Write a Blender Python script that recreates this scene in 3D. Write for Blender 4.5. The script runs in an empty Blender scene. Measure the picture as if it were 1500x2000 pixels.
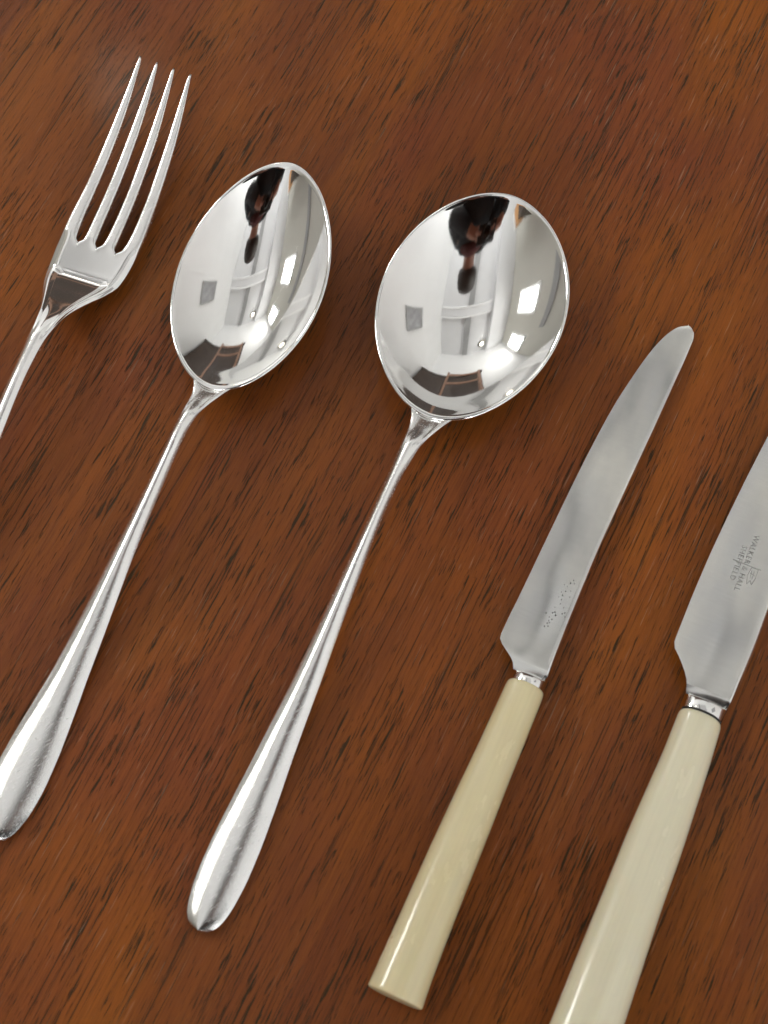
import bpy, bmesh, math, random
from mathutils import Vector, Matrix
random.seed(7)
MM = 0.001
sc = bpy.context.scene
COL = sc.collection

# ------------------------------------------------------------------ camera
CAM_EL, CAM_D = math.radians(68), 0.370
cam_d = bpy.data.cameras.new('camera')
cam = bpy.data.objects.new('camera', cam_d); COL.objects.link(cam)
cam.location = (0, -CAM_D*math.cos(CAM_EL), CAM_D*math.sin(CAM_EL))
cam.rotation_euler = (math.radians(90)-CAM_EL, 0, 0)
cam_d.sensor_fit = 'VERTICAL'; cam_d.sensor_height = 24; cam_d.lens = 38.4
cam_d.clip_start = 0.01; cam_d.clip_end = 50
cam_d.dof.use_dof = True; cam_d.dof.focus_distance = 0.385; cam_d.dof.aperture_fstop = 16
sc.camera = cam

# ------------------------------------------------------------------ ambient light and exposure
W = bpy.data.worlds.new('World'); sc.world = W; W.use_nodes = True
bg = W.node_tree.nodes['Background']
bg.inputs['Color'].default_value = (1.0, 0.995, 0.985, 1); bg.inputs['Strength'].default_value = 0.35
sc.view_settings.view_transform = 'Standard'; sc.view_settings.look = 'None'
sc.view_settings.exposure = 0; sc.view_settings.gamma = 1
sc.render.engine = 'CYCLES'
sc.cycles.use_denoising = True
sc.cycles.use_adaptive_sampling = True; sc.cycles.adaptive_threshold = 0.02
sc.cycles.max_bounces = 10; sc.cycles.diffuse_bounces = 4; sc.cycles.glossy_bounces = 6
sc.cycles.caustics_reflective = False; sc.cycles.caustics_refractive = False
sc.cycles.sample_clamp_indirect = 6
BULB_STRENGTH = 9.0
WINDOW_STRENGTH, GARDEN_STRENGTH = 18.0, 5.5

# ------------------------------------------------------------------ helpers
def pchip(pts):
    """monotone cubic through (x, y) points"""
    X = [p[0] for p in pts]; Y = [p[1] for p in pts]; n = len(X)
    h = [X[i+1]-X[i] for i in range(n-1)]; d = [(Y[i+1]-Y[i])/h[i] for i in range(n-1)]
    m = [0.0]*n
    for i in range(1, n-1):
        if d[i-1]*d[i] > 0:
            w1 = 2*h[i]+h[i-1]; w2 = h[i]+2*h[i-1]
            m[i] = (w1+w2)/(w1/d[i-1]+w2/d[i])
    m[0] = d[0]; m[-1] = d[-1]
    def f(x):
        if x <= X[0]: return Y[0]+m[0]*(x-X[0])*0
        if x >= X[-1]: return Y[-1]
        i = 0
        while x > X[i+1]: i += 1
        t = (x-X[i])/h[i]
        return ((2*t**3-3*t**2+1)*Y[i]+(t**3-2*t**2+t)*h[i]*m[i]+(-2*t**3+3*t**2)*Y[i+1]+(t**3-t**2)*h[i]*m[i+1])
    return f
def smooth(a, b, x):
    t = min(1, max(0, (x-a)/(b-a))); return t*t*(3-2*t)
def empty(name, loc, rz, label, cat, group=None):
    o = bpy.data.objects.new(name, None); COL.objects.link(o)
    o.location = loc; o.rotation_euler = (0, 0, rz); o.empty_display_size = 0.01
    o['label'] = label; o['category'] = cat
    if group: o['group'] = group
    return o
def tag(o, label=None, cat=None, group=None, kind=None):
    if label: o['label'] = label
    if cat: o['category'] = cat
    if group: o['group'] = group
    if kind: o['kind'] = kind
    return o
def link(name, me, mat, parent=None):
    o = bpy.data.objects.new(name, me); COL.objects.link(o)
    if mat: me.materials.append(mat)
    if parent: o.parent = parent
    return o
def mesh_obj(name, V, F, mat, parent=None, scale=MM, sharp=None, flat=False):
    me = bpy.data.meshes.new(name)
    me.from_pydata([(x*scale, y*scale, z*scale) for x, y, z in V], [], F)
    bm = bmesh.new(); bm.from_mesh(me)
    bmesh.ops.recalc_face_normals(bm, faces=bm.faces); bm.to_mesh(me); bm.free()
    me.polygons.foreach_set('use_smooth', [not flat]*len(me.polygons))
    if sharp is not None: me.set_sharp_from_angle(angle=math.radians(sharp))
    me.update()
    return link(name, me, mat, parent)
def split_parts(V, F, pid, names, mats, parent, weld=1e-4):
    """one continuous skin cut into part objects that keep the skin's own normals at the cut"""
    me = bpy.data.meshes.new('skin')
    me.from_pydata([(x*MM, y*MM, z*MM) for x, y, z in V], [], F)
    bm = bmesh.new(); bm.from_mesh(me)
    lay = bm.faces.layers.int.new('pid')
    bm.faces.ensure_lookup_table()
    for f, p in zip(bm.faces, pid): f[lay] = p
    bmesh.ops.remove_doubles(bm, verts=bm.verts, dist=weld*MM)
    bmesh.ops.recalc_face_normals(bm, faces=bm.faces)
    for f in bm.faces: f.smooth = True
    bm.normal_update(); bm.verts.index_update()
    out = []
    for k, nm in enumerate(names):
        idx = {}; v2 = []; f2 = []; nn = []
        for f in bm.faces:
            if f[lay] != k: continue
            r = []
            for v in f.verts:
                if v.index not in idx:
                    idx[v.index] = len(v2); v2.append(v.co[:]); nn.append(v.normal[:])
                r.append(idx[v.index])
            f2.append(r)
        m2 = bpy.data.meshes.new(nm); m2.from_pydata(v2, [], f2)
        m2.polygons.foreach_set('use_smooth', [True]*len(m2.polygons))
        m2.normals_split_custom_set_from_vertices(nn); m2.update()
        out.append(link(nm, m2, mats[k], parent))
    bm.free(); bpy.data.meshes.remove(me)
    return out
def box(name, lo, hi, mat, parent=None, bevel=0.0, rz=0.0):
    bm = bmesh.new(); bmesh.ops.create_cube(bm, size=1)
    c = [(a+b)/2 for a, b in zip(lo, hi)]; s = [b-a for a, b in zip(lo, hi)]
    for v in bm.verts: v.co = Vector((v.co.x*s[0], v.co.y*s[1], v.co.z*s[2]))
    if bevel: bmesh.ops.bevel(bm, geom=bm.edges[:], offset=bevel, segments=2, affect='EDGES', profile=0.6)
    me = bpy.data.meshes.new(name); bm.to_mesh(me); bm.free()
    o = link(name, me, mat, parent); o.location = c; o.rotation_euler.z = rz
    return o
def loft(rings, caps=True):
    V = []; F = []; n = len(rings[0])
    for r in rings: V += r
    for i in range(len(rings)-1):
        for j in range(n):
            F.append((i*n+j, i*n+(j+1) % n, (i+1)*n+(j+1) % n, (i+1)*n+j))
    if caps:
        F.append(tuple(range(n-1, -1, -1))); F.append(tuple(range((len(rings)-1)*n, len(rings)*n)))
    return V, F

# ------------------------------------------------------------------ materials
class NT:
    def __init__(s, name):
        s.m = bpy.data.materials.new(name); s.m.use_nodes = True
        s.t = s.m.node_tree; s.b = s.t.nodes['Principled BSDF']
    def n(s, typ, **kw):
        x = s.t.nodes.new(typ)
        for k, v in kw.items():
            if k in x.inputs: x.inputs[k].default_value = v
            else: setattr(x, k, v)
        return x
    def l(s, a, b): s.t.links.new(a, b)
    def set(s, **kw):
        for k, v in kw.items(): s.b.inputs[k.replace('_', ' ')].default_value = v
    def noise(s, vec, scale=1.0, detail=2.0, rough=0.5, dist=0.0):
        x = s.n('ShaderNodeTexNoise', Scale=scale, Detail=detail, Roughness=rough, Distortion=dist)
        s.l(vec, x.inputs['Vector']); return x.outputs['Fac']
    def ramp(s, fac, stops, interp='LINEAR'):
        x = s.n('ShaderNodeValToRGB'); x.color_ramp.interpolation = interp
        e = x.color_ramp.elements
        while len(e) < len(stops): e.new(0.5)
        for el, (p, c) in zip(e, stops):
            el.position = p; el.color = (c, c, c, 1) if isinstance(c, (int, float)) else (*c, 1)
        s.l(fac, x.inputs['Fac']); return x.outputs['Color']
    def mix(s, fac, a, b, blend='MIX'):
        x = s.n('ShaderNodeMix', data_type='RGBA', blend_type=blend)
        for sock, v in ((x.inputs[0], fac), (x.inputs[6], a), (x.inputs[7], b)):
            if isinstance(v, (int, float)): sock.default_value = v
            elif isinstance(v, tuple): sock.default_value = (*v, 1)
            else: s.l(v, sock)
        return x.outputs[2]
    def math(s, op, a, b=0.0):
        x = s.n('ShaderNodeMath', operation=op)
        for sock, v in zip(x.inputs, (a, b)):
            if isinstance(v, (int, float)): sock.default_value = v
            else: s.l(v, sock)
        return x.outputs[0]
    def coord(s, scale=(1, 1, 1), rz=0.0, rx=0.0):
        c = s.n('ShaderNodeTexCoord')
        r = s.n('ShaderNodeVectorRotate', rotation_type='Z_AXIS'); r.inputs['Angle'].default_value = rz
        s.l(c.outputs['Object'], r.inputs['Vector'])
        m = s.n('ShaderNodeVectorMath', operation='MULTIPLY'); m.inputs[1].default_value = scale
        s.l(r.outputs[0], m.inputs[0]); return m.outputs[0]
    def bump(s, h, strength, dist, prev=None):
        x = s.n('ShaderNodeBump', Strength=strength, Distance=dist); s.l(h, x.inputs['Height'])
        if prev is not None: s.l(prev, x.inputs['Normal'])
        return x.outputs[0]

GRAIN = math.radians(64)
def mat_wood():
    t = NT('polished_hardwood')
    def c(along, across): return t.coord((along, across, 1.0), -GRAIN)
    broad = t.noise(c(6, 60), 1, 4, 0.6, 0.7)
    base = t.ramp(broad, [(0.28, (0.135, 0.034, 0.007)), (0.44, (0.172, 0.046, 0.009)), (0.56, (0.200, 0.056, 0.009)), (0.74, (0.245, 0.074, 0.008))])
    big = t.noise(c(8, 13), 1, 2, 0.5, 0.3)
    base = t.mix(t.ramp(big, [(0.44, 0.0), (0.64, 0.6)]), base, (0.300, 0.084, 0.004))
    redz = t.noise(c(12, 20), 1, 2, 0.5, 0.3)
    base = t.mix(t.ramp(redz, [(0.48, 0.0), (0.64, 0.6)]), base, (0.178, 0.042, 0.013))
    # continuous growth lines, fine and very fine
    line = t.noise(c(7, 520), 1, 6, 0.72, 0.5)
    base = t.mix(0.55, base, t.ramp(line, [(0.28, 0.50), (0.46, 0.98), (0.72, 1.18)]), 'MULTIPLY')
    fib = t.noise(c(60, 2600), 1, 6, 0.75, 0.2)
    base = t.mix(0.7, base, t.ramp(fib, [(0.28, 0.42), (0.50, 1.12), (0.75, 1.42)]), 'MULTIPLY')
    # clumps where the open pores gather
    clump = t.ramp(t.noise(c(24, 120), 1, 2, 0.5, 0.4), [(0.32, 0.0), (0.62, 1.0)])
    p1 = t.noise(c(70, 1150), 1, 4.0, 0.65, 0.2)
    pore1 = t.ramp(t.math('SUBTRACT', p1, t.math('MULTIPLY', clump, 0.10)), [(0.292, 1.0), (0.335, 0.0)])
    p2 = t.noise(c(130, 2500), 1, 3.5, 0.6, 0.15)
    pore2 = t.ramp(t.math('SUBTRACT', p2, t.math('MULTIPLY', clump, 0.06)), [(0.315, 1.0), (0.365, 0.0)])
    p3 = t.noise(c(22, 1700), 1, 3.0, 0.6, 0.4)
    pore3 = t.ramp(t.math('SUBTRACT', p3, t.math('MULTIPLY', clump, 0.03)), [(0.315, 1.0), (0.375, 0.0)])
    pores = t.math('MAXIMUM', t.math('MAXIMUM', pore1, t.math('MULTIPLY', pore2, 0.85)), t.math('MULTIPLY', pore3, 0.85))
    col = t.mix(t.math('MULTIPLY', pores, 0.94), base, (0.030, 0.018, 0.004))
    # pale flecks painted into the colour as lamp glints along the pores
    glint = t.ramp(t.noise(c(95, 1900), 1, 2.0, 0.5, 0.1), [(0.645, 0.0), (0.70, 1.0)])
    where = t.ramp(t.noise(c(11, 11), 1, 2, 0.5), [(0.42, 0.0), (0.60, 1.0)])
    col = t.mix(t.math('MULTIPLY', t.math('MULTIPLY', glint, where), 0.38), col, (0.42, 0.27, 0.17))
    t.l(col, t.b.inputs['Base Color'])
    rough = t.ramp(t.noise(c(30, 30), 1, 4, 0.6), [(0.3, 0.28), (0.7, 0.38)])
    t.l(t.math('ADD', rough, t.math('MULTIPLY', pores, 0.10)), t.b.inputs['Roughness'])
    h = t.math('ADD', t.math('MULTIPLY', pores, -1.0), t.math('MULTIPLY', fib, 0.35))
    t.l(t.bump(h, 0.75, 0.00025), t.b.inputs['Normal'])
    t.set(Specular_IOR_Level=0.18, Coat_Weight=0.12, Coat_Roughness=0.10)
    return t.m
def mat_silver():
    t = NT('polished_silver_plate')
    t.set(Base_Color=(0.95, 0.945, 0.93, 1), Metallic=1.0)
    sm = t.ramp(t.noise(t.coord((70, 160, 90)), 1, 5, 0.65), [(0.35, 0.035), (0.75, 0.085)])
    scr = t.ramp(t.noise(t.coord((260, 5200, 5200), 0.25), 1, 2, 0.6), [(0.30, 0.09), (0.36, 0.0)])
    t.l(t.math('ADD', sm, scr), t.b.inputs['Roughness'])
    hz = t.noise(t.coord((1400, 1400, 1400)), 1, 3, 0.6)
    t.l(t.bump(hz, 0.04, 0.00006), t.b.inputs['Normal'])
    return t.m
def mat_silver_handle():
    t = NT('worn_silver_plate')
    t.set(Base_Color=(0.94, 0.935, 0.92, 1), Metallic=1.0)
    sm = t.ramp(t.noise(t.coord((60, 200, 90)), 1, 5, 0.65), [(0.35, 0.17), (0.75, 0.25)])
    scr = t.ramp(t.noise(t.coord((500, 3800, 3800), 0.5), 1, 2, 0.6), [(0.30, 0.14), (0.38, 0.0)])
    t.l(t.math('ADD', sm, scr), t.b.inputs['Roughness'])
    hz = t.noise(t.coord((1500, 2200, 2200)), 1, 4, 0.7)
    t.l(t.bump(hz, 0.22, 0.00010), t.b.inputs['Normal'])
    return t.m
def mat_steel():
    t = NT('satin_steel')
    cl = t.noise(t.coord((30, 70, 70)), 1, 4, 0.55, 0.3)
    fine = t.noise(t.coord((3200, 180, 900)), 1, 3, 0.6)
    col = t.ramp(cl, [(0.30, (0.72, 0.73, 0.735)), (0.70, (0.93, 0.915, 0.85))])
    t.l(t.mix(0.25, col, t.ramp(fine, [(0.3, 0.85), (0.7, 1.1)]), 'MULTIPLY'), t.b.inputs['Base Color'])
    t.l(t.ramp(cl, [(0.30, 0.13), (0.50, 0.19), (0.70, 0.255)]), t.b.inputs['Roughness'])
    wav = t.noise(t.coord((16, 45, 45)), 1, 2, 0.4)
    t.l(t.bump(wav, 1.0, 0.0020), t.b.inputs['Normal'])
    t.set(Metallic=1.0)
    return t.m
def mat_ivory(name, a, b):
    t = NT(name)
    cl = t.noise(t.coord((26, 90, 90)), 1, 4, 0.55, 0.5)
    col = t.ramp(cl, [(0.28, a), (0.72, b)])
    line = t.noise(t.coord((10, 900, 900)), 1, 3, 0.6)
    col = t.mix(0.30, col, t.ramp(line, [(0.3, 0.86), (0.7, 1.08)]), 'MULTIPLY')
    spk = t.ramp(t.noise(t.coord((210, 330, 330)), 1, 2, 0.5), [(0.215, 1.0), (0.245, 0.0)])
    col = t.mix(t.math('MULTIPLY', spk, 0.45), col, (0.30, 0.20, 0.08))
    t.l(col, t.b.inputs['Base Color'])
    t.l(t.ramp(t.noise(t.coord((60, 140, 140)), 1, 4, 0.6), [(0.3, 0.20), (0.7, 0.30)]), t.b.inputs['Roughness'])
    t.l(t.bump(t.noise(t.coord((500, 1600, 1600)), 1, 3, 0.6), 0.06, 0.00008), t.b.inputs['Normal'])
    t.set(Subsurface_Weight=0.25, Subsurface_Radius=(0.004, 0.003, 0.0015), Subsurface_Scale=0.4, IOR=1.5, Coat_Weight=0.6, Coat_Roughness=0.05)
    return t.m
def mat_plain(name, col, rough=0.6, var=0.06, scale=6.0, metallic=0.0, bump=0.0):
    t = NT(name)
    f = t.noise(t.coord((scale, scale, scale)), 1, 5, 0.6)
    lo = tuple(c*(1-var) for c in col); hi = tuple(min(1, c*(1+var)) for c in col)
    t.l(t.ramp(f, [(0.3, lo), (0.7, hi)]), t.b.inputs['Base Color'])
    t.set(Roughness=rough, Metallic=metallic)
    if bump: t.l(t.bump(f, bump, 0.01), t.b.inputs['Normal'])
    return t.m
def mat_glow(name, col, strength):
    t = NT(name); t.set(Base_Color=(0.9, 0.9, 0.9, 1), Emission_Color=(*col, 1), Emission_Strength=strength)
    return t.m

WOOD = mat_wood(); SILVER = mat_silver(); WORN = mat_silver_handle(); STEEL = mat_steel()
IVORY = mat_ivory('aged_ivory_plastic', (0.79, 0.68, 0.40), (0.83, 0.735, 0.465))
IVORY2 = mat_ivory('cream_ivory_plastic', (0.82, 0.75, 0.535), (0.86, 0.805, 0.60))
STAMP = mat_plain('etched_stamp', (0.38, 0.38, 0.36), 0.45, 0.4, 700, 0.8)
PIT = mat_plain('dark_pitting', (0.24, 0.24, 0.225), 0.5, 0.4, 900, 0.6)
RESIN = mat_plain('black_pitch', (0.012, 0.011, 0.009), 0.5, 0.2, 400)

PANE = mat_glow('daylit_window_pane', (1.0, 1.0, 0.98), WINDOW_STRENGTH)
GARDEN = mat_glow('daylit_sash_pane', (0.97, 0.985, 1.0), GARDEN_STRENGTH)
BULB = mat_glow('lit_bulb_glass', (1.0, 0.90, 0.74), BULB_STRENGTH)
PRINT = mat_plain('grey_print', (0.36, 0.36, 0.37), 0.5, 0.3, 14)

# ------------------------------------------------------------------ table
bm = bmesh.new(); bmesh.ops.create_cube(bm, size=1)
for v in bm.verts: v.co = Vector((v.co.x*1.5, v.co.y*0.95+0.10, v.co.z*0.028-0.014))
bmesh.ops.bevel(bm, geom=bm.edges[:], offset=0.004, segments=3, affect='EDGES')
me = bpy.data.meshes.new('table_top'); bm.to_mesh(me); bm.free()
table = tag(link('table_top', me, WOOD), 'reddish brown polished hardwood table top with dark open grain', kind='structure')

# ------------------------------------------------------------------ the room the silver mirrors: walls, ceiling, lamp
WHITE = mat_plain('white_wall_paint', (0.86, 0.86, 0.85), 0.7, 0.02, 3)
BEIGE = mat_plain('beige_wall_paint', (0.56, 0.545, 0.49), 0.7, 0.03, 3)
CEIL = mat_plain('grey_white_ceiling_paint', (0.72, 0.72, 0.72), 0.8, 0.02, 3)
TRIM = mat_plain('white_gloss_trim', (0.88, 0.88, 0.87), 0.4, 0.02, 5)
GREYTRIM = mat_plain('grey_beam_paint', (0.34, 0.34, 0.335), 0.6, 0.05, 5)
DARKWOOD = mat_plain('dark_stained_wood', (0.050, 0.032, 0.022), 0.45, 0.3, 14)
CHAIRWOOD = mat_plain('light_chair_wood', (0.30, 0.17, 0.11), 0.5, 0.2, 20)
X0, X1, Y0, Y1, ZC, ZF = -1.10, 0.92, -1.7, 1.68, 1.75, -0.75
tag(box('wall_right', (X1, Y0, ZF), (X1+.1, Y1+.1, ZC), WHITE), 'plain white room wall mirrored in the spoons', kind='structure')
tag(box('wall_far', (X0, Y1, ZF), (X1-.002, Y1+.1, ZC), WHITE), 'white end wall mirrored in the spoons', kind='structure')
tag(box('wall_back', (X0, Y0-.1, ZF), (X1-.002, Y0-.004, ZC), BEIGE), 'beige wall behind the photographer', kind='structure')
tag(box('wall_left', (X0-.1, Y0, ZF), (X0, Y1+.1, ZC), BEIGE), 'beige grey room wall mirrored in the spoons', kind='structure')
ceil = tag(box('ceiling', (X0-.1, Y0, ZC+.002), (X1+.1, Y1+.1, ZC+.1), CEIL), 'pale grey ceiling mirrored in the spoons', kind='structure')
def room_part(name, lo, hi, mat, parent, bevel=0.0):
    o = box(name, lo, hi, mat, None, bevel); l = o.location.copy(); o.parent = parent; o.location = l-parent.location; return o
room_part('cross_beam', (-.55, .34, ZC-.07), (X1-.004, .50, ZC+.001), CEIL, ceil)
room_part('batten', (-.55, .30, ZC-.085), (X1-.006, .338, ZC), TRIM, ceil)
room_part('batten', (-.55, .502, ZC-.085), (X1-.006, .54, ZC), TRIM, ceil)
room_part('long_beam', (-.02, Y0, ZC-.05), (.13, .296, ZC), GREYTRIM, ceil)
room_part('long_beam', (.02, .545, ZC-.05), (.17, Y1-.002, ZC), GREYTRIM, ceil)
room_part('soffit', (X0+.002, Y0, ZC-.16), (-.56, Y1-.004, ZC), CEIL, ceil)
rail = tag(box('dado_rail', (X0+.001, -.55, .42), (X0+.03, 1.0, .50), GREYTRIM), 'grey timber rail fixed along the beige wall', 'rail')
for y, lab in ((.56, 'small four-pane window in the beige wall nearer the table'), (1.40, 'small four-pane window in the beige wall by the end wall')):
    w = empty('window', (X0, y, .95), 0, lab, 'window', 'windows in the beige wall')
    for a in (-1, 1):
        for b in (-1, 1):
            o = box('pane', (-.004, -.075, -.095), (.004, .075, .095), PANE, w); o.location = (.008, a*.085, b*.105)
    o = box('frame', (0, -.2, -.012), (.02, .2, .012), TRIM, w); o.location = (.011, 0, 0)
    o = box('frame', (0, -.012, -.24), (.02, .012, .24), TRIM, w); o.location = (.013, 0, 0)
    for a in (-1, 1):
        o = box('frame', (0, -.2, -.02), (.03, .2, .02), TRIM, w); o.location = (.016, 0, a*.23)
        o = box('frame', (0, -.02, -.24), (.03, .02, .24), TRIM, w); o.location = (.018, a*.19, 0)
gd = empty('sash_window', (.15, Y0, .45), 0, 'large daylit sash window behind the photographer', 'window')
for k in range(3):
    for b in range(3):
        o = box('pane', (-.25, -.004, -.24), (.25, .004, .24), GARDEN, gd); o.location = ((k-1)*.53, .008, (b-1)*.51)
for k in range(4):
    o = box('mullion', (-.015, 0, -.77), (.015, .03, .77), TRIM, gd); o.location = ((k-1.5)*.53, .0, 0)
for b in range(4):
    o = box('glazing_bar', (-.80, 0, -.014), (.80, .026, .014), TRIM, gd); o.location = (0, 0, (b-1.5)*.51)
def lathe(name, prof, mat, parent, n=40):
    rings = [[(r*math.cos(2*math.pi*j/n), r*math.sin(2*math.pi*j/n), z) for j in range(n)] for r, z in prof]
    V, F = loft(rings); return mesh_obj(name, V, F, mat, parent, scale=1.0, sharp=50)
lamp = empty('pendant_lamp', (-.33, 1.15, 1.40), 0, 'white pendant lamp with a glowing round bulb hanging from the ceiling', 'lamp')
lathe('bulb', [(.001, -.05), (.022, -.045), (.040, -.028), (.048, 0), (.040, .028), (.022, .05), (.018, .07)], BULB, lamp)
lathe('shade', [(.11, .02), (.112, .022), (.07, .10), (.03, .135), (.028, .13), (.066, .095), (.108, .02)], TRIM, lamp)
lathe('cord', [(.004, .13), (.004, .352)], GREYTRIM, lamp, 10)
pic = empty('framed_picture', (X1-.003, .41, .70), 0, 'small grey framed picture hanging on the white wall', 'picture')
for nm, lo, hi, m in (('frame', (-.022, -.135, .150), (0, .135, .17), GREYTRIM), ('frame', (-.022, -.135, -.17), (0, .135, -.150), GREYTRIM), ('frame', (-.022, .115, -.149), (0, .135, .149), GREYTRIM), ('frame', (-.022, -.135, -.149), (0, -.115, .149), GREYTRIM), ('mount', (-.012, -.114, -.149), (-.004, .114, .149), PRINT)):
    b_ = box(nm, lo, hi, m, pic)
cab = empty('cabinet', (.34, 1.48, ZF), 0, 'dark brown wooden cabinet against the white end wall', 'cabinet')
for nm, lo, hi in (('body', (-.60, -.16, 0), (.56, .19, 1.42)), ('top', (-.62, -.18, 1.422), (.57, .192, 1.46))):
    box(nm, lo, hi, DARKWOOD, cab, 0.004)
for k in (-1, 1):
    d = box('door', (-.255, -.012, -.62), (.255, .012, .62), DARKWOOD, cab, 0.004); d.location = (-.02+k*.285, -.174, .73)
    kn = lathe('handle', [(.002, 0), (.014, .004), (.016, .014), (.008, .02), (.002, .021)], CHAIRWOOD, d, 20); kn.rotation_euler.x = math.pi/2; kn.location = (-k*.2, -.012, .1)
ch = empty('chair', (.03, .92, ZF), math.radians(-12), 'tall wooden ladder-back chair on the far side of the table', 'chair')
for k in (-1, 1):
    box('back_post', (k*.19-.014, -.014, 0), (k*.19+.014, .014, 1.28), CHAIRWOOD, ch, 0.004)
    box('front_leg', (k*.19-.016, -.40, 0), (k*.19+.016, -.368, .44), CHAIRWOOD, ch, 0.004)
for z in (1.245, 1.12): box('back_rail', (-.175, -.010, z-.014), (.175, .010, z+.014), CHAIRWOOD, ch, 0.003)
box('seat', (-.21, -.42, .442), (.21, .0, .47), CHAIRWOOD, ch, 0.006)
sh = empty('shelf_unit', (-.86, -.80, ZF), 0, 'dark shelf unit behind the photographer', 'shelf')
box('side', (-.21, -.33, 0), (-.19, .33, 1.68), DARKWOOD, sh); box('side', (.19, -.33, 0), (.21, .33, 1.68), DARKWOOD, sh)
for z in (.1, .5, .9, 1.3, 1.66): box('shelf', (-.188, -.33, z), (.188, .33, z+.02), DARKWOOD, sh)
box('back', (-.188, .312, .121), (.188, .33, .499), DARKWOOD, sh); box('back', (-.188, .312, .521), (.188, .33, 1.65), DARKWOOD, sh)
ob_ = empty('storage_box', (-.80, -.62, ZF+1.682), math.radians(20), 'orange cardboard box with white lid standing on the dark shelf unit', 'box')
box('carton', (-.13, -.1, 0), (.13, .1, .15), mat_plain('orange_card', (0.62, 0.33, 0.14), 0.7), ob_, 0.003)
box('lid', (-.134, -.104, .151), (.134, .104, .20), TRIM, ob_, 0.003)

# ------------------------------------------------------------------ the photographer leaning over the table, seen in the bowls
def skin_mesh(name, pts, edges, mat, parent=None, sub=2, root=0):
    me = bpy.data.meshes.new(name); me.from_pydata([p[:3] for p in pts], edges, [])
    o = link(name, me, mat, parent)
    md = o.modifiers.new('skin', 'SKIN'); md.use_smooth_shade = True
    sv = me.skin_vertices[0].data
    for v, p in zip(sv, pts):
        r = p[3]; v.radius = (r, p[4] if len(p) > 4 else r); v.use_root = False
    sv[root].use_root = True
    if sub: o.modifiers.new('sub', 'SUBSURF').levels = sub; o.modifiers['sub'].render_levels = sub
    return o
SKINM = mat_plain('skin', (0.34, 0.17, 0.115), 0.5, 0.08, 30)
CLOTH = mat_plain('charcoal_knit', (0.020, 0.020, 0.022), 0.9, 0.3, 60)
TROUS = mat_plain('black_cotton', (0.012, 0.012, 0.014), 0.9, 0.2, 60)
HAIR = mat_plain('dark_hair', (0.030, 0.018, 0.012), 0.5, 0.3, 120)
RED = mat_plain('dark_red_wool', (0.085, 0.020, 0.018), 0.9, 0.25, 90)
PLASTIC = mat_plain('black_camera_plastic', (0.012, 0.012, 0.013), 0.4, 0.2, 200)
man = empty('person', (.10, -.58, ZF), 0, 'person in charcoal jumper bending over the table holding a camera', 'person')
def rel(p): return (p[0]-.10, p[1]+.58, p[2]-ZF)+tuple(p[3:])
hands = []
body = [(.10, -.56, .14, .07), (.105, -.45, .32, .07), (.11, -.31, .46, .075), (.115, -.19, .545, .055), (.118, -.13, .585, .050), (.12, -.075, .625, .085), (.122, -.02, .685, .088), (.123, .015, .73, .06),
        (.245, -.25, .53, .045), (.275, -.29, .37, .036), (.18, -.23, .37, .030), (.105, -.185, .395, .024),
        (-.03, -.24, .53, .045), (-.085, -.29, .37, .036), (-.10, -.23, .37, .030), (-.085, -.185, .395, .024),
        (.19, -.57, .06, .085), (.20, -.60, -.30, .062), (.20, -.60, -.66, .042), (.20, -.50, -.715, .034),
        (.01, -.57, .06, .085), (.0, -.60, -.30, .062), (.0, -.60, -.66, .042), (.0, -.50, -.715, .034)]
bed = [(0, 1), (1, 2), (2, 3), (3, 4), (4, 5), (5, 6), (6, 7), (2, 8), (8, 9), (9, 10), (10, 11), (2, 12), (12, 13), (13, 14), (14, 15), (0, 16), (16, 17), (17, 18), (18, 19), (0, 20), (20, 21), (21, 22), (22, 23)]
for wi, sx in ((11, 1), (15, -1)):
    w_ = body[wi]; pc = len(body); body.append((w_[0]-sx*.030, w_[1]+.006, w_[2]+.004, .022)); bed.append((wi, pc))
    for q, (dz, ln) in enumerate(((.030, .030), (.012, .036), (-.006, .034), (-.022, .026))):
        i = len(body)
        body.append((w_[0]-sx*.045, w_[1]+.020, w_[2]+dz, .0085)); body.append((w_[0]-sx*(.045+ln*.6), w_[1]+.030, w_[2]+dz*.9, .0075)); body.append((w_[0]-sx*(.045+ln), w_[1]+.018, w_[2]+dz*.8, .0065))
        bed += [(pc, i), (i, i+1), (i+1, i+2)]
    i = len(body)
    body.append((w_[0]-sx*.028, w_[1]-.020, w_[2]+.015, .010)); body.append((w_[0]-sx*.050, w_[1]-.030, w_[2]+.018, .008))
    bed += [(pc, i), (i, i+1)]
skin_mesh('body', [rel(p) for p in body], bed, SKINM, man)
top = [(.10, -.56, .12, .125, .11), (.105, -.45, .32, .125, .11), (.11, -.31, .47, .13, .11), (.115, -.215, .53, .075), (.245, -.25, .53, .070), (.275, -.29, .37, .054), (.20, -.235, .37, .046), (.12, -.19, .39, .038), (-.03, -.24, .53, .070), (-.085, -.29, .37, .054), (-.105, -.235, .37, .046), (-.095, -.19, .388, .038)]
skin_mesh('jumper', [rel(p) for p in top], [(0, 1), (1, 2), (2, 3), (2, 4), (4, 5), (5, 6), (6, 7), (2, 8), (8, 9), (9, 10), (10, 11)], CLOTH, man)
tr_ = [(.10, -.565, .13, .13, .11), (.19, -.575, .05, .105), (.20, -.60, -.30, .082), (.20, -.60, -.66, .066), (.01, -.575, .05, .105), (.0, -.60, -.30, .082), (.0, -.60, -.66, .066)]
skin_mesh('trousers', [rel(p) for p in tr_], [(0, 1), (1, 2), (2, 3), (0, 4), (4, 5), (5, 6)], TROUS, man)
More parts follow.
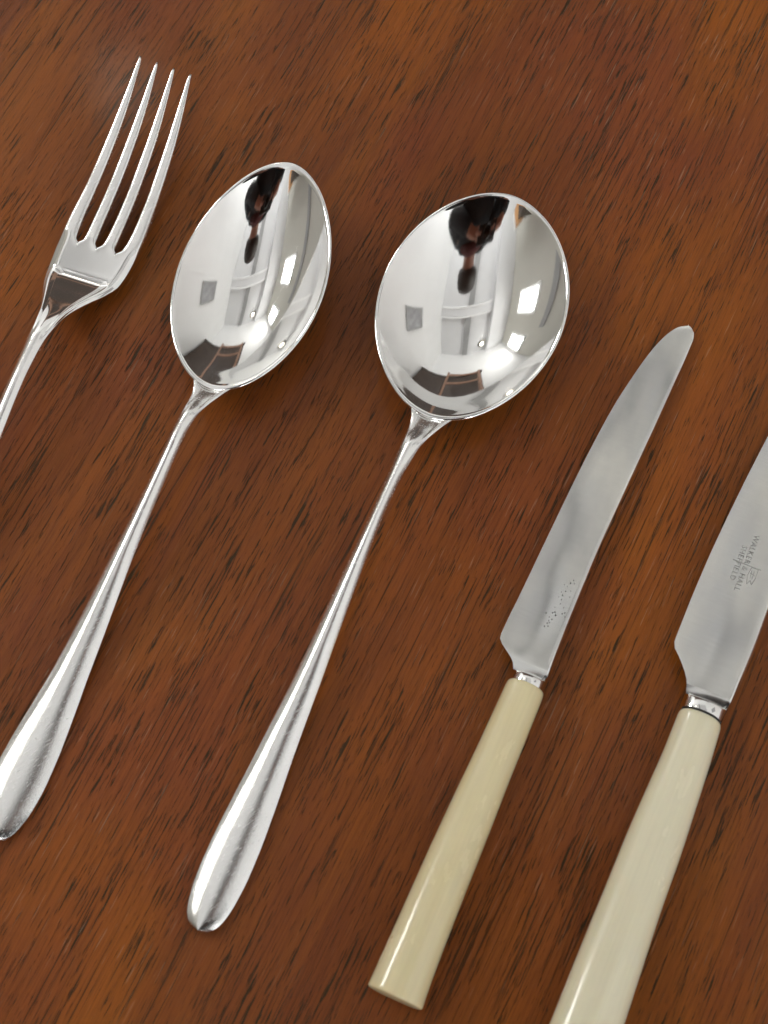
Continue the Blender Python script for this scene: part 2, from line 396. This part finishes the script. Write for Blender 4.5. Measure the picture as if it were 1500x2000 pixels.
skin_mesh('hair', [rel(p) for p in [(.12, -.13, .625, .085), (.12, -.09, .63, .105), (.122, -.02, .69, .112), (.123, .035, .725, .085)]], [(0, 1), (1, 2), (2, 3)], HAIR, man)
skin_mesh('scarf', [rel(p) for p in [(.04, -.20, .52, .035), (.115, -.165, .50, .042), (.19, -.20, .52, .035), (.20, -.25, .55, .03), (.115, -.28, .58, .035), (.03, -.25, .55, .03)]], [(0, 1), (1, 2), (2, 3), (3, 4), (4, 5), (5, 0)], RED, man, 1)
cm = empty('compact_camera', tuple(cam.location), 0, 'small black camera held in both hands above the cutlery', 'camera')
cm.rotation_euler = cam.rotation_euler
box('body', (-.055, -.034, .036), (.055, .034, .066), PLASTIC, cm, 0.004)
lathe('lens_barrel', [(.024, .0355), (.024, .016), (.021, .012), (.017, .012), (.0165, .030)], PLASTIC, cm)

# ------------------------------------------------------------------ spoons
def make_spoon(root, egg, half, cen, depth, neck_h, throat, bowl_mat, handle_mat):
    cx, cy, rot, a, b, p, k1, k2 = egg; NT_, NR = 160, 44
    cr, sr = math.cos(rot), math.sin(rot)
    def pos(t, r, k=1.0):
        q = r*r*r; u = math.cos(t); w = math.sin(t)
        pw = 1+(2*p-1)*q
        Y = b*math.copysign(abs(w)**pw, w)*(1+q*(k1*u+k2*u*u)); X = a*u
        return cx+r*k*(X*cr-Y*sr), cy+r*k*(X*sr+Y*cr)
    s0, y0 = pos(math.pi, 1); s1 = pos(0, 1)[0]
    def zrim(s):
        u = min(1, max(0, (s-s0)/(s1-s0))); return 9.8+3.7*u-1.1*math.sin(math.pi*u)
    def zin(s, r, t):
        lip = math.exp(-(abs(abs(t)-math.pi)/0.50)**2)               # shallow throat by the handle
        return zrim(s)-depth*(1-r**2.06)+lip*throat*math.exp(-((r-0.90)/0.085)**2)
    V = []; F = []; rings = []; kin = 1-0.8/b
    def ring(fn):
        rings.append(len(V))
        for j in range(NT_): V.append(fn(-math.pi+2*math.pi*(j+0.5)/NT_))
    for i in range(1, NR+1):
        r = (i/NR)**0.85
        def fn(t, r=r):
            s, y = pos(t, r, kin); return (s, y, zin(s, r, t))
        ring(fn)
    for k, dz in ((1-0.55/b, .13), (1-0.3/b, .17), (1-0.1/b, .08), (1.0, -.12), (1.0, -.5)):
        def fn(t, k=k, dz=dz):
            s, y = pos(t, 1, k); return (s, y, zrim(s)+dz)
        ring(fn)
    for i in range(NR, 0, -1):
        r = (i/NR)**0.85
        def fn(t, r=r):
            s, y = pos(t, r, 1-0.2/b); return (s, y, zin(s, r, t)-1.0)
        ring(fn)
    for a_, b_ in zip(rings, rings[1:]):
        for j in range(NT_):
            F.append((a_+j, a_+(j+1) % NT_, b_+(j+1) % NT_, b_+j))
    ic = len(V); V.append((cx, cy, zrim(cx)-depth)); io = len(V); V.append((cx, cy, zrim(cx)-depth-1.0))
    for j in range(NT_):
        F.append((rings[0]+(j+1) % NT_, rings[0]+j, ic)); F.append((rings[-1]+j, rings[-1]+(j+1) % NT_, io))
    # handle: stations from the rounded end up to the ridge of the bowl
    NS, NC = 170, 56
    hf = pchip([q for q in half if q[0] < s0-.5]+[(s0+.3, neck_h)]); cf = pchip([q for q in cen if q[0] < s0-3]+[(s0, y0)])
    dome = pchip([(0, .8), (1.5, 1.1), (5, 1.4), (12, 1.6), (26, 1.65), (45, 1.6), (70, 1.55), (s0-20, 1.5), (s0-9, 1.45), (s0-3, .9), (s0, .35)])
    zt = pchip([(0, 2.35), (3, 2.62), (8, 2.72), (16, 2.75), (30, 3.1), (45, 4.6), (65, 8.2), (90, 12.0), (s0-14, 13.0), (s0-9, 13.2), (s0-4, 11.6), (s0, 10.0)])
    low = pchip([(0, .3), (4, .7), (14, .8), (40, .9), (70, 1.2), (s0-20, 1.6), (s0-8, 1.6), (s0, 2.2)])
    arc = []
    for j in range(241):
        x, y = pos(math.pi*(0.60+0.80*j/240), 1, 1.0); arc.append((y, x))
    arc.sort()
    def rim_s(y):
        y = min(max(y, arc[0][0]), arc[-1][0])
        for q0, q1 in zip(arc, arc[1:]):
            if q0[0] <= y <= q1[0]: return q0[1]+(q1[1]-q0[1])*((y-q0[0])/(q1[0]-q0[0]) if q1[0] > q0[0] else 0)
        return s0
    rs = []
    for i in range(NS+1):
        sc_ = s0*i/NS
        if i < 22: sc_ = s0*(22/NS)*(1-math.cos(math.pi/2*i/22))    # dense where the end rounds off
        h = max(.05, hf(sc_)); k = smooth(s0-8, s0, sc_); dish = smooth(s0-12, s0-2.5, sc_)
        rg = []
        for j in range(NC):
            ph = 2*math.pi*j/NC; v = math.cos(ph); sn = math.sin(ph)
            y = cf(sc_)+h*v
            s = sc_+(k*max(0, rim_s(y)-s0) if k > 0 else 0)
            d = dome(sc_); ze = zt(sc_)-d
            if sn >= 0:
                z = ze+d*(1-abs(v)**2.05)
                z -= dish*0.6*max(0, 1-(v/0.80)**6)
                if k > 0: z += k*(zrim(s)+.12-(zt(s0)-dome(s0)*abs(v)**2))*smooth(s0-3, s0, sc_)
            else:
                z = ze-low(sc_)*abs(sn)**0.7
            rg.append((s, y, z))
        rs.append(rg)
    HV, HF = loft(rs)
    zl = min(v[2] for v in HV); HV = [(x, y, z-min(0, zl)) for x, y, z in HV]
    mesh_obj('bowl', V, F, bowl_mat, root)
    mesh_obj('handle', HV, HF, handle_mat, root, sharp=60)

spoonB = empty('soup_spoon', (-0.03787, -0.09269, 0.0002), math.radians(68.02), 'silver spoon with the wide rounded bowl, lying next to the knives', 'spoon', 'silver spoons on the table')
make_spoon(spoonB, (151.13, -1.557, 0.0468, 29.87, 21.82, 0.538, 0.030, -0.044),
    [(0, .25), (.25, 1.25), (.8, 2.3), (1.7, 3.15), (3.2, 3.9), (5, 4.38), (8, 4.85), (14, 5.2), (20, 5.12), (26, 4.8), (32, 4.4), (38, 3.98), (44, 3.6), (50, 3.22), (56, 2.9), (62, 2.6), (68, 2.33), (74, 2.08), (80, 1.86), (86, 1.64), (92, 1.49), (98, 1.41), (104, 1.45), (109, 1.75), (113, 2.05), (117, 2.7), (119.5, 3.6)],
    [(0, 0.0), (20, -.05), (40, -.15), (60, -.6), (80, -.75), (100, -1.0), (112, -1.6)], 9.3, 5.0, 0.40, SILVER, WORN)
spoonA = empty('dessert_spoon', (-0.08136, -0.07421, 0.0002), math.radians(68.74), 'silver spoon with the narrow oval bowl, lying between the fork and the wide spoon', 'spoon', 'silver spoons on the table')
make_spoon(spoonA, (138.78, -0.482, 0.0778, 30.33, 17.52, 0.535, -0.032, -0.072),
    [(0, .3), (.25, 1.4), (.8, 2.55), (1.7, 3.5), (3.2, 4.3), (5, 4.85), (8, 5.45), (14, 5.85), (20, 5.65), (26, 5.15), (32, 4.55), (38, 4.0), (44, 3.58), (50, 3.2), (56, 2.83), (62, 2.5), (68, 2.2), (74, 1.96), (80, 1.8), (86, 1.68), (92, 1.58), (97, 1.62), (101, 1.8), (105, 2.4), (107, 3.2)],
    [(0, 0.6), (15, .55), (35, .2), (60, -.25), (80, -.66), (95, -1.1), (102, -1.6)], 9.0, 4.6, 0.1, SILVER, WORN)

# ------------------------------------------------------------------ fork
def make_fork(root):
    SLOT = 27.0
    oL = pchip([(-98, .3), (-97.4, 1.7), (-96, 3.3), (-93.5, 4.4), (-90, 5.4), (-84, 5.9), (-78, 5.65), (-70, 5.0), (-60, 4.0), (-48, 3.1), (-36, 2.4), (-24, 1.75), (-14, 1.6), (-6, 1.75), (-2, 2.05), (2, 2.55), (6, 3.35), (9, 4.5), (12, 5.95), (15.3, 7.6), (19.7, 9.0), (25.5, 9.6), (32, 9.75), (40, 9.35), (49, 8.9), (58, 8.45), (67, 7.8), (75, 7.05)])
    cen = pchip([(-98, 1.4), (-25, .5), (0, .45), (7, .35), (12, .1), (16, -.35), (22, -.85), (30, -.95), (50, -.7), (62, -.5), (75, -.2)])
    zt = pchip([(-98, 2.6), (-92, 2.4), (-84, 2.5), (-70, 3.4), (-45, 7.3), (-25, 10.4), (-10, 12.0), (-3, 12.1), (2, 11.3), (8, 9.0), (14, 6.6), (18.5, 4.9), (19.0, 4.78), (22, 4.84), (27, 4.95), (33, 5.12), (42, 5.6), (56, 8.0), (66, 10.8), (75.5, 14.2)])
    tk = pchip([(-98, .9), (-94, 1.8), (-84, 2.0), (-50, 2.5), (-25, 3.1), (-8, 3.2), (4, 2.6), (14, 2.2), (27, 2.1), (45, 2.0), (65, 1.5), (75, .7)])
    hin = pchip([(27, 2.20), (28.2, 1.52), (33, 1.42), (42, 1.34), (52, 1.26), (60, 1.12), (67, .86), (72, .58), (74.6, .40), (75.4, .24)])   # half width of a tine
    hout = pchip([(27, 2.20), (28.2, 1.92), (33, 1.72), (42, 1.46), (52, 1.32), (60, 1.15), (67, .88), (72, .58), (74.6, .40), (75.4, .24)])
    NCK = 9                                                             # columns of one tine, shared at the seams
    rows = [-98+6*(1-math.cos(math.pi/2*i/12)) for i in range(12)]
    rows += [-92+119*i/150 for i in range(150)]
    rows += [SLOT+0.0+(75.6-SLOT)*(i/70)**1.35 for i in range(71)]
    tips = [75.5, 75.1, 74.9, 74.6]
    V = []; F = []; P = []; idx = {}
    def vert(p):
        V.append(p); return len(V)-1
    def tine_edges(s):
        h = oL(s); c = cen(s); full = [c-h+2*h*k/4 for k in range(5)]
        if s <= SLOT: return [(full[k], full[k+1]) for k in range(4)]
        out = []; wi, wo = hin(s), hout(s); gap = (2*h-4*wo-4*wi)/3; x = c-h
        for k, w in enumerate((wo, wi, wi, wo)):
            a, b = x, x+2*w; x = b+gap
            q = min(1, max(0, (s-SLOT)/1.5)); g = math.sqrt(q*(2-q))
            out.append((full[k]+(a-full[k])*g, full[k+1]+(b-full[k+1])*g))
        return out
    def ztop(s, y, v, h):                                                  # v: -1..1 over the whole head
        z = zt(s); t = tk(s); av = abs(v)
        head = smooth(-2, 10, s)
        hand = 1-abs(v)**2.4
        z -= (1-head)*min(1.6, 0.3+h*0.45)*abs(v)**2.05
        z -= head*(1-smooth(26, 31, s))*t*0.42*smooth(0.80, 1.0, av)**1.5
        f = smooth(-4, 4, s)*(1-smooth(18.1, 18.9, s))                 # sunken wedge above the shoulder
        z -= f*0.55*(1-smooth(0.62, 0.80, av))
        z += 0.05*math.exp(-((s-19.6)/0.5)**2)*(1-smooth(0.66, 0.84, av))
        return z
    R = []
    for ri, s in enumerate(rows):
        ed = tine_edges(s); h = oL(s); c = cen(s); row = []
        for k in range(4):
            a, b = ed[3-k]                                              # k = 0 is the outer left (+y)
            tp = [];bt = []
            for j in range(NCK):
                q = -1+2*j/(NCK-1); q = math.sin(q*math.pi/2*0.96)/math.sin(math.pi/2*0.96)
                y = (a+b)/2-q*(b-a)/2
                v = (y-c)/max(h, .05); v = max(-1, min(1, v))
                ss = s
                if s > SLOT:
                    ss = SLOT+(s-SLOT)*(tips[k]-SLOT)/(75.6-SLOT)
                z = ztop(s, y, v, h); t = tk(s)
                rd = smooth(SLOT-1.2, SLOT+4, s)
                if s > SLOT-1.2:
                    z -= rd*t*0.30*(1-max(0, 1-abs(q)**5)**0.6)
                zb = zt(s)-max(t*0.62, (1-smooth(-2, 10, s))*min(1.6, 0.3+h*0.45))-t*0.38*max(0, 1-abs(q if s > SLOT+2 else v)**2.6)**0.7
                zb = min(zb, z-0.05)
                tp.append(vert((ss, y, z))); bt.append(vert((ss, y, zb)))
            row.append((tp, bt))
        R.append(row)
    for i in range(len(rows)-1):
        tineband = rows[i] >= SLOT-1e-6
        part = None
        for k in range(4):
            (t0, b0), (t1, b1) = R[i][k], R[i+1][k]
            part = 2+k if rows[i] >= SLOT+2.0 else (1 if rows[i] >= -2 else 0)
            for j in range(NCK-1):
                F.append((t0[j], t0[j+1], t1[j+1], t1[j])); P.append(part)
                F.append((b0[j+1], b0[j], b1[j], b1[j+1])); P.append(part)
            if k == 0 or tineband:
                F.append((b0[0], t0[0], t1[0], b1[0])); P.append(part)
            if k == 3 or tineband:
                F.append((t0[-1], b0[-1], b1[-1], t1[-1])); P.append(part)
    for k in range(4):
        for e, rr in ((R[0][k], 0), (R[-1][k], 2+k)):
            t_, b_ = e
            for j in range(NCK-1):
                F.append((t_[j], t_[j+1], b_[j+1], b_[j])); P.append(rr)
    zl = min(v[2] for v in V); V = [(x, y, z-zl) for x, y, z in V]
    split_parts(V, F, P, ['handle', 'shoulder', 'tine', 'tine', 'tine', 'tine'], [WORN, SILVER, WORN, WORN, WORN, WORN], root)
fork = empty('dinner_fork', (-0.07815, 0.04069, 0.0002), math.radians(70.71), 'silver four-tined fork with its handle running out of the frame on the left', 'fork')
make_fork(fork)

# ------------------------------------------------------------------ knives
def make_knife(root, spine, edge, tip_s, base_s, bolw, handle, hthick, ivory, seam, zroot=4.0, ztip=1.1):
    sp = pchip(spine); ed = pchip(edge)
    NS, NC = 130, 14
    def zc(s): return zroot+(ztip-zroot)*s/tip_s
    V = []; F = []; rows = []
    S = [base_s+3*i/14 for i in range(14)]+[base_s+3+(tip_s-base_s-3)*(1-(1-i/NS)**1.6) for i in range(NS+1)]
    for s in S:
        a, b = sp(s), ed(s)
        if b-a < .06: b = a+.06
        tsp = 1.75*(1-0.45*s/tip_s)+0.9*math.exp(-((s-base_s)/6)**2); ted = 0.36+0.9*math.exp(-((s-base_s)/6)**2)
        top = []; bot = []
        prof = [0, .018, .05, .10] + [.10+.90*j/(NC-4) for j in range(1, NC-3)]
        for q in prof:
            y = a+(b-a)*q
            t = tsp+(ted-tsp)*q**1.15
            if q == 0: t *= .35
            elif q < .03: t *= .86
            # the flat rolls down to the bolster
            t -= 0.80*t*max(0, 1-(s-base_s)/2.2)**1.3
            top.append((s, y, zc(s)+t/2)); bot.append((s, y, zc(s)-t/2))
        rows.append(top+bot[::-1])
    V, F = loft(rows)
    blade = mesh_obj('blade', V, F, STEEL, root, sharp=24)
    # bolster: a short waisted oval neck
    rings = []
    s_b = [(base_s+.35, .93, .3), (base_s+.05, .96, 1.3), (base_s-.25, .95, 1.9), (base_s-.6, .945, 2.2), (0.75, .96, 2.45), (-1.5, .96, 2.5)]
    for s, k, hz in s_b:
        rings.append([(s, (bolw[0]+bolw[1])/2+(bolw[1]-bolw[0])/2*k*math.cos(2*math.pi*j/40), zc(0)+hz*math.sin(2*math.pi*j/40)) for j in range(40)])
    V, F = loft(rings); mesh_obj('bolster', V, F, SILVER, root, sharp=40)
    # handle: tapering oval scale
    wl = pchip(handle[0]); wr = pchip(handle[1]); s_end = handle[2]; tf = pchip(hthick)
    rings = []; N = 64
    ss = [(.02, .86), (-.08, .92), (-.35, .965), (-.8, .99), (-1.5, 1.0)] + [(-1.5+(s_end+1.5)*i/60, 1.0) for i in range(1, 61)] + [(s_end-.22, .992), (s_end-.40, .965), (s_end-.50, .92), (s_end-.60, .55), (s_end-.64, .12)]
    for s, k in ss:
        a, b = wr(s), wl(s); t = tf(s)*k; c = (a+b)/2; w = (b-a)/2*k
        r = []
        for j in range(N):
            ph = 2*math.pi*j/N; cx, sx = math.cos(ph), math.sin(ph)
            r.append((s, c+w*math.copysign(abs(cx)**0.90, cx), max(tf(s), t)/2+t/2*math.copysign(abs(sx)**1.0, sx)+(tf(0)-tf(s))*0.0+.05))
        rings.append(r)
    V, F = loft(rings); mesh_obj('handle', V, F, ivory, root, sharp=50)
    if seam:
        rings = []
        a, b = wr(0), wl(0)
        for s, k in ((.55, .86), (.45, .93), (.05, .93)):
            rings.append([(s, (a+b)/2+(b-a)/2*k*math.cos(2*math.pi*j/40), tf(0)/2+.05+tf(0)/2*k*math.sin(2*math.pi*j/40)) for j in range(40)])
        V, F = loft(rings); mesh_obj('pitch_seam', V, F, RESIN, root)
    def top_at(s, y):
        q = (y-sp(s))/(ed(s)-sp(s)); return zc(s)+(1.75*(1-0.45*s/tip_s)*(1-q**1.15)+0.36*q**1.15)/2
    return blade, top_at

knifeA = empty('dessert_knife', (0.03043, -0.04186, 0.0002), math.radians(66.31), 'smaller knife with pale ivory-coloured handle lying wholly in the frame', 'knife', 'ivory-handled knives')
bladeA, topA = make_knife(knifeA,
    [(2.4, -3.2), (3.6, -3.5), (5.5, -3.45), (10, -3.3), (20, -3.1), (34, -3.05), (46, -3.35), (58, -3.75), (70, -4.15), (82, -4.45), (90, -4.65), (94, -4.65), (96, -4.25), (97.0, -3.5), (97.5, -2.8), (97.7, -2.2)],
    [(2.4, 4.0), (3.5, 4.5), (8.0, 9.3), (8.6, 9.35), (20, 8.95), (32, 8.55), (42, 8.2), (50.7, 7.85), (61.7, 7.2), (70.8, 6.4), (79, 5.2), (86.2, 3.85), (91, 2.55), (94.1, 1.3), (96.3, -.1), (97.2, -1.2), (97.55, -1.65), (97.7, -2.1)],
    97.7, 2.4, (-3.35, 3.35),
    ([(-72, 6.05), (-58, 5.75), (-45, 5.55), (-31, 5.2), (-18, 4.7), (-4, 4.3), (0.1, 4.2)], [(-72, -6.0), (-67, -5.6), (-59, -5.25), (-46, -4.95), (-33, -4.75), (-20, -4.45), (-6, -4.3), (0.1, -4.2)], -69.8),
    [(-72, 9.6), (-40, 8.8), (0, 7.6)], IVORY, False)
knifeB = empty('table_knife', (0.06704, -0.04870, 0.0002), math.radians(66.10), 'larger knife with cream handle and stamped blade, cut off by the right edge', 'knife', 'ivory-handled knives')
bladeB, topB = make_knife(knifeB,
    [(3.6, -4.5), (4.6, -4.9), (6.5, -5.05), (12, -5.3), (20, -5.55), (40, -5.5), (60, -5.5), (80, -5.7), (100, -6.0), (112, -6.1), (117, -5.7), (119.5, -4.6), (120.5, -2.8)],
    [(3.6, 4.5), (6.3, 5.4), (10, 8.0), (13.0, 10.6), (14, 10.75), (22.6, 10.75), (34, 10.5), (44.6, 9.95), (55.3, 9.2), (69, 8.0), (85, 6.3), (100, 3.9), (110, 1.6), (116, -.4), (119.5, -1.9), (120.5, -2.7)],
    120.5, 3.6, (-4.45, 4.15),
    ([(-88, 6.6), (-71, 6.15), (-54, 5.95), (-42, 5.7), (-30, 5.5), (-18, 5.0), (-8, 4.6), (0.1, 4.55)], [(-88, -8.2), (-65, -7.4), (-54, -6.95), (-40, -6.45), (-30, -6.3), (-19, -5.85), (-7, -5.3), (0.1, -4.8)], -86),
    [(-88, 11), (-40, 9.6), (0, 8.4)], IVORY2, True, 4.4)

# ------------------------------------------------------------------ stamps on the blades
def stamp_text(body, size, s, y, parent, ztop, dz=0.05):
    cu = bpy.data.curves.new('stamp', 'FONT'); cu.body = body; cu.size = size; cu.align_x = 'CENTER'; cu.align_y = 'CENTER'
    cu.extrude = 0.0; cu.resolution_u = 2; cu.space_character = 1.12
    tmp = bpy.data.objects.new('tmp', cu); COL.objects.link(tmp)
    dg = bpy.context.evaluated_depsgraph_get(); me = bpy.data.meshes.new_from_object(tmp.evaluated_get(dg))
    bpy.data.objects.remove(tmp)
    # letters read towards the handle, their tops towards the spine
    for v in me.vertices:
        x, w = v.co.x, v.co.y
        S, Y = s-x, y-w
        v.co = Vector((S*MM, Y*MM, (ztop(S, Y)+dz)*MM))
    me.name = 'stamped_lettering'
    return link('stamped_lettering', me, STAMP, parent)
stamp_text('WALKER & HALL', 1.75, 37.2, 2.4, bladeB, topB)
stamp_text('SHEFFIELD', 1.75, 36.5, 4.1, bladeB, topB)
def flat_marks(name, polys, parent, ztop, mat, dz=0.05):
    V = []; F = []
    for p in polys:
        i = len(V); V += [(a, b, ztop(a, b)+dz) for a, b in p]; F.append(tuple(range(i, i+len(p))))
    return mesh_obj(name, V, F, mat, parent, flat=True)
def stroke(a, b, w):
    d = Vector((b[0]-a[0], b[1]-a[1])); n = Vector((-d.y, d.x)).normalized()*w/2
    return [(a[0]+n.x, a[1]+n.y), (a[0]-n.x, a[1]-n.y), (b[0]-n.x, b[1]-n.y), (b[0]+n.x, b[1]+n.y)]
flag = [(36.6, 1.0), (34.4, 1.3), (32.4, .8), (33.5, .35), (32.6, -.2), (34.4, -.55), (36.6, -.5)]
fl = [stroke(a, b, .13) for a, b in zip(flag, flag[1:]+flag[:1])]
fl += [stroke((36.8, 5.4), (36.7, -1.1), .16), stroke((35.9, .75), (34.0, .55), .12), stroke((35.9, .2), (33.9, .1), .12), stroke((35.2, .9), (34.9, -.3), .12)]
flat_marks('stamped_pennant', fl, bladeB, topB, STAMP)
# worn-away stamp on the smaller blade: only pits and one scratch are left
pits = []
for s, y, r in [(26.5,-.6,.2),(25.6,-.2,.22),(25.8,-1.0,.16),(24.8,.9,.15),(24.6,.2,.14),(23.4,.1,.16),(22.9,.9,.14),(22.2,.4,.2),(21.6,1.0,.14),(21.2,.2,.18),(20.2,.1,.18),(19.6,-.9,.16),(18.6,-1.6,.2),(18.2,-1.1,.2),(17.8,-1.9,.18),(17.9,.5,.24),(17.6,.9,.22),(17.3,.1,.24),(17.0,2.2,.2),(16.4,1.2,.16),(16.1,.5,.2),(15.6,1.0,.18),(15.2,.7,.2),(14.9,1.1,.2),(14.3,.7,.24),(14.0,1.4,.2),(23.9,-.9,.12),(22.5,-1.2,.12),(19.0,.9,.14),(8.0,5.9,.22)]:
    n = 7; ph = random.random()*6
    pits.append([(s+r*(.7+.5*random.random())*math.cos(ph+2*math.pi*j/n), y+.8*r*(.7+.5*random.random())*math.sin(ph+2*math.pi*j/n)) for j in range(n)])
flat_marks('worn_stamp_pitting', pits, bladeA, topA, PIT)
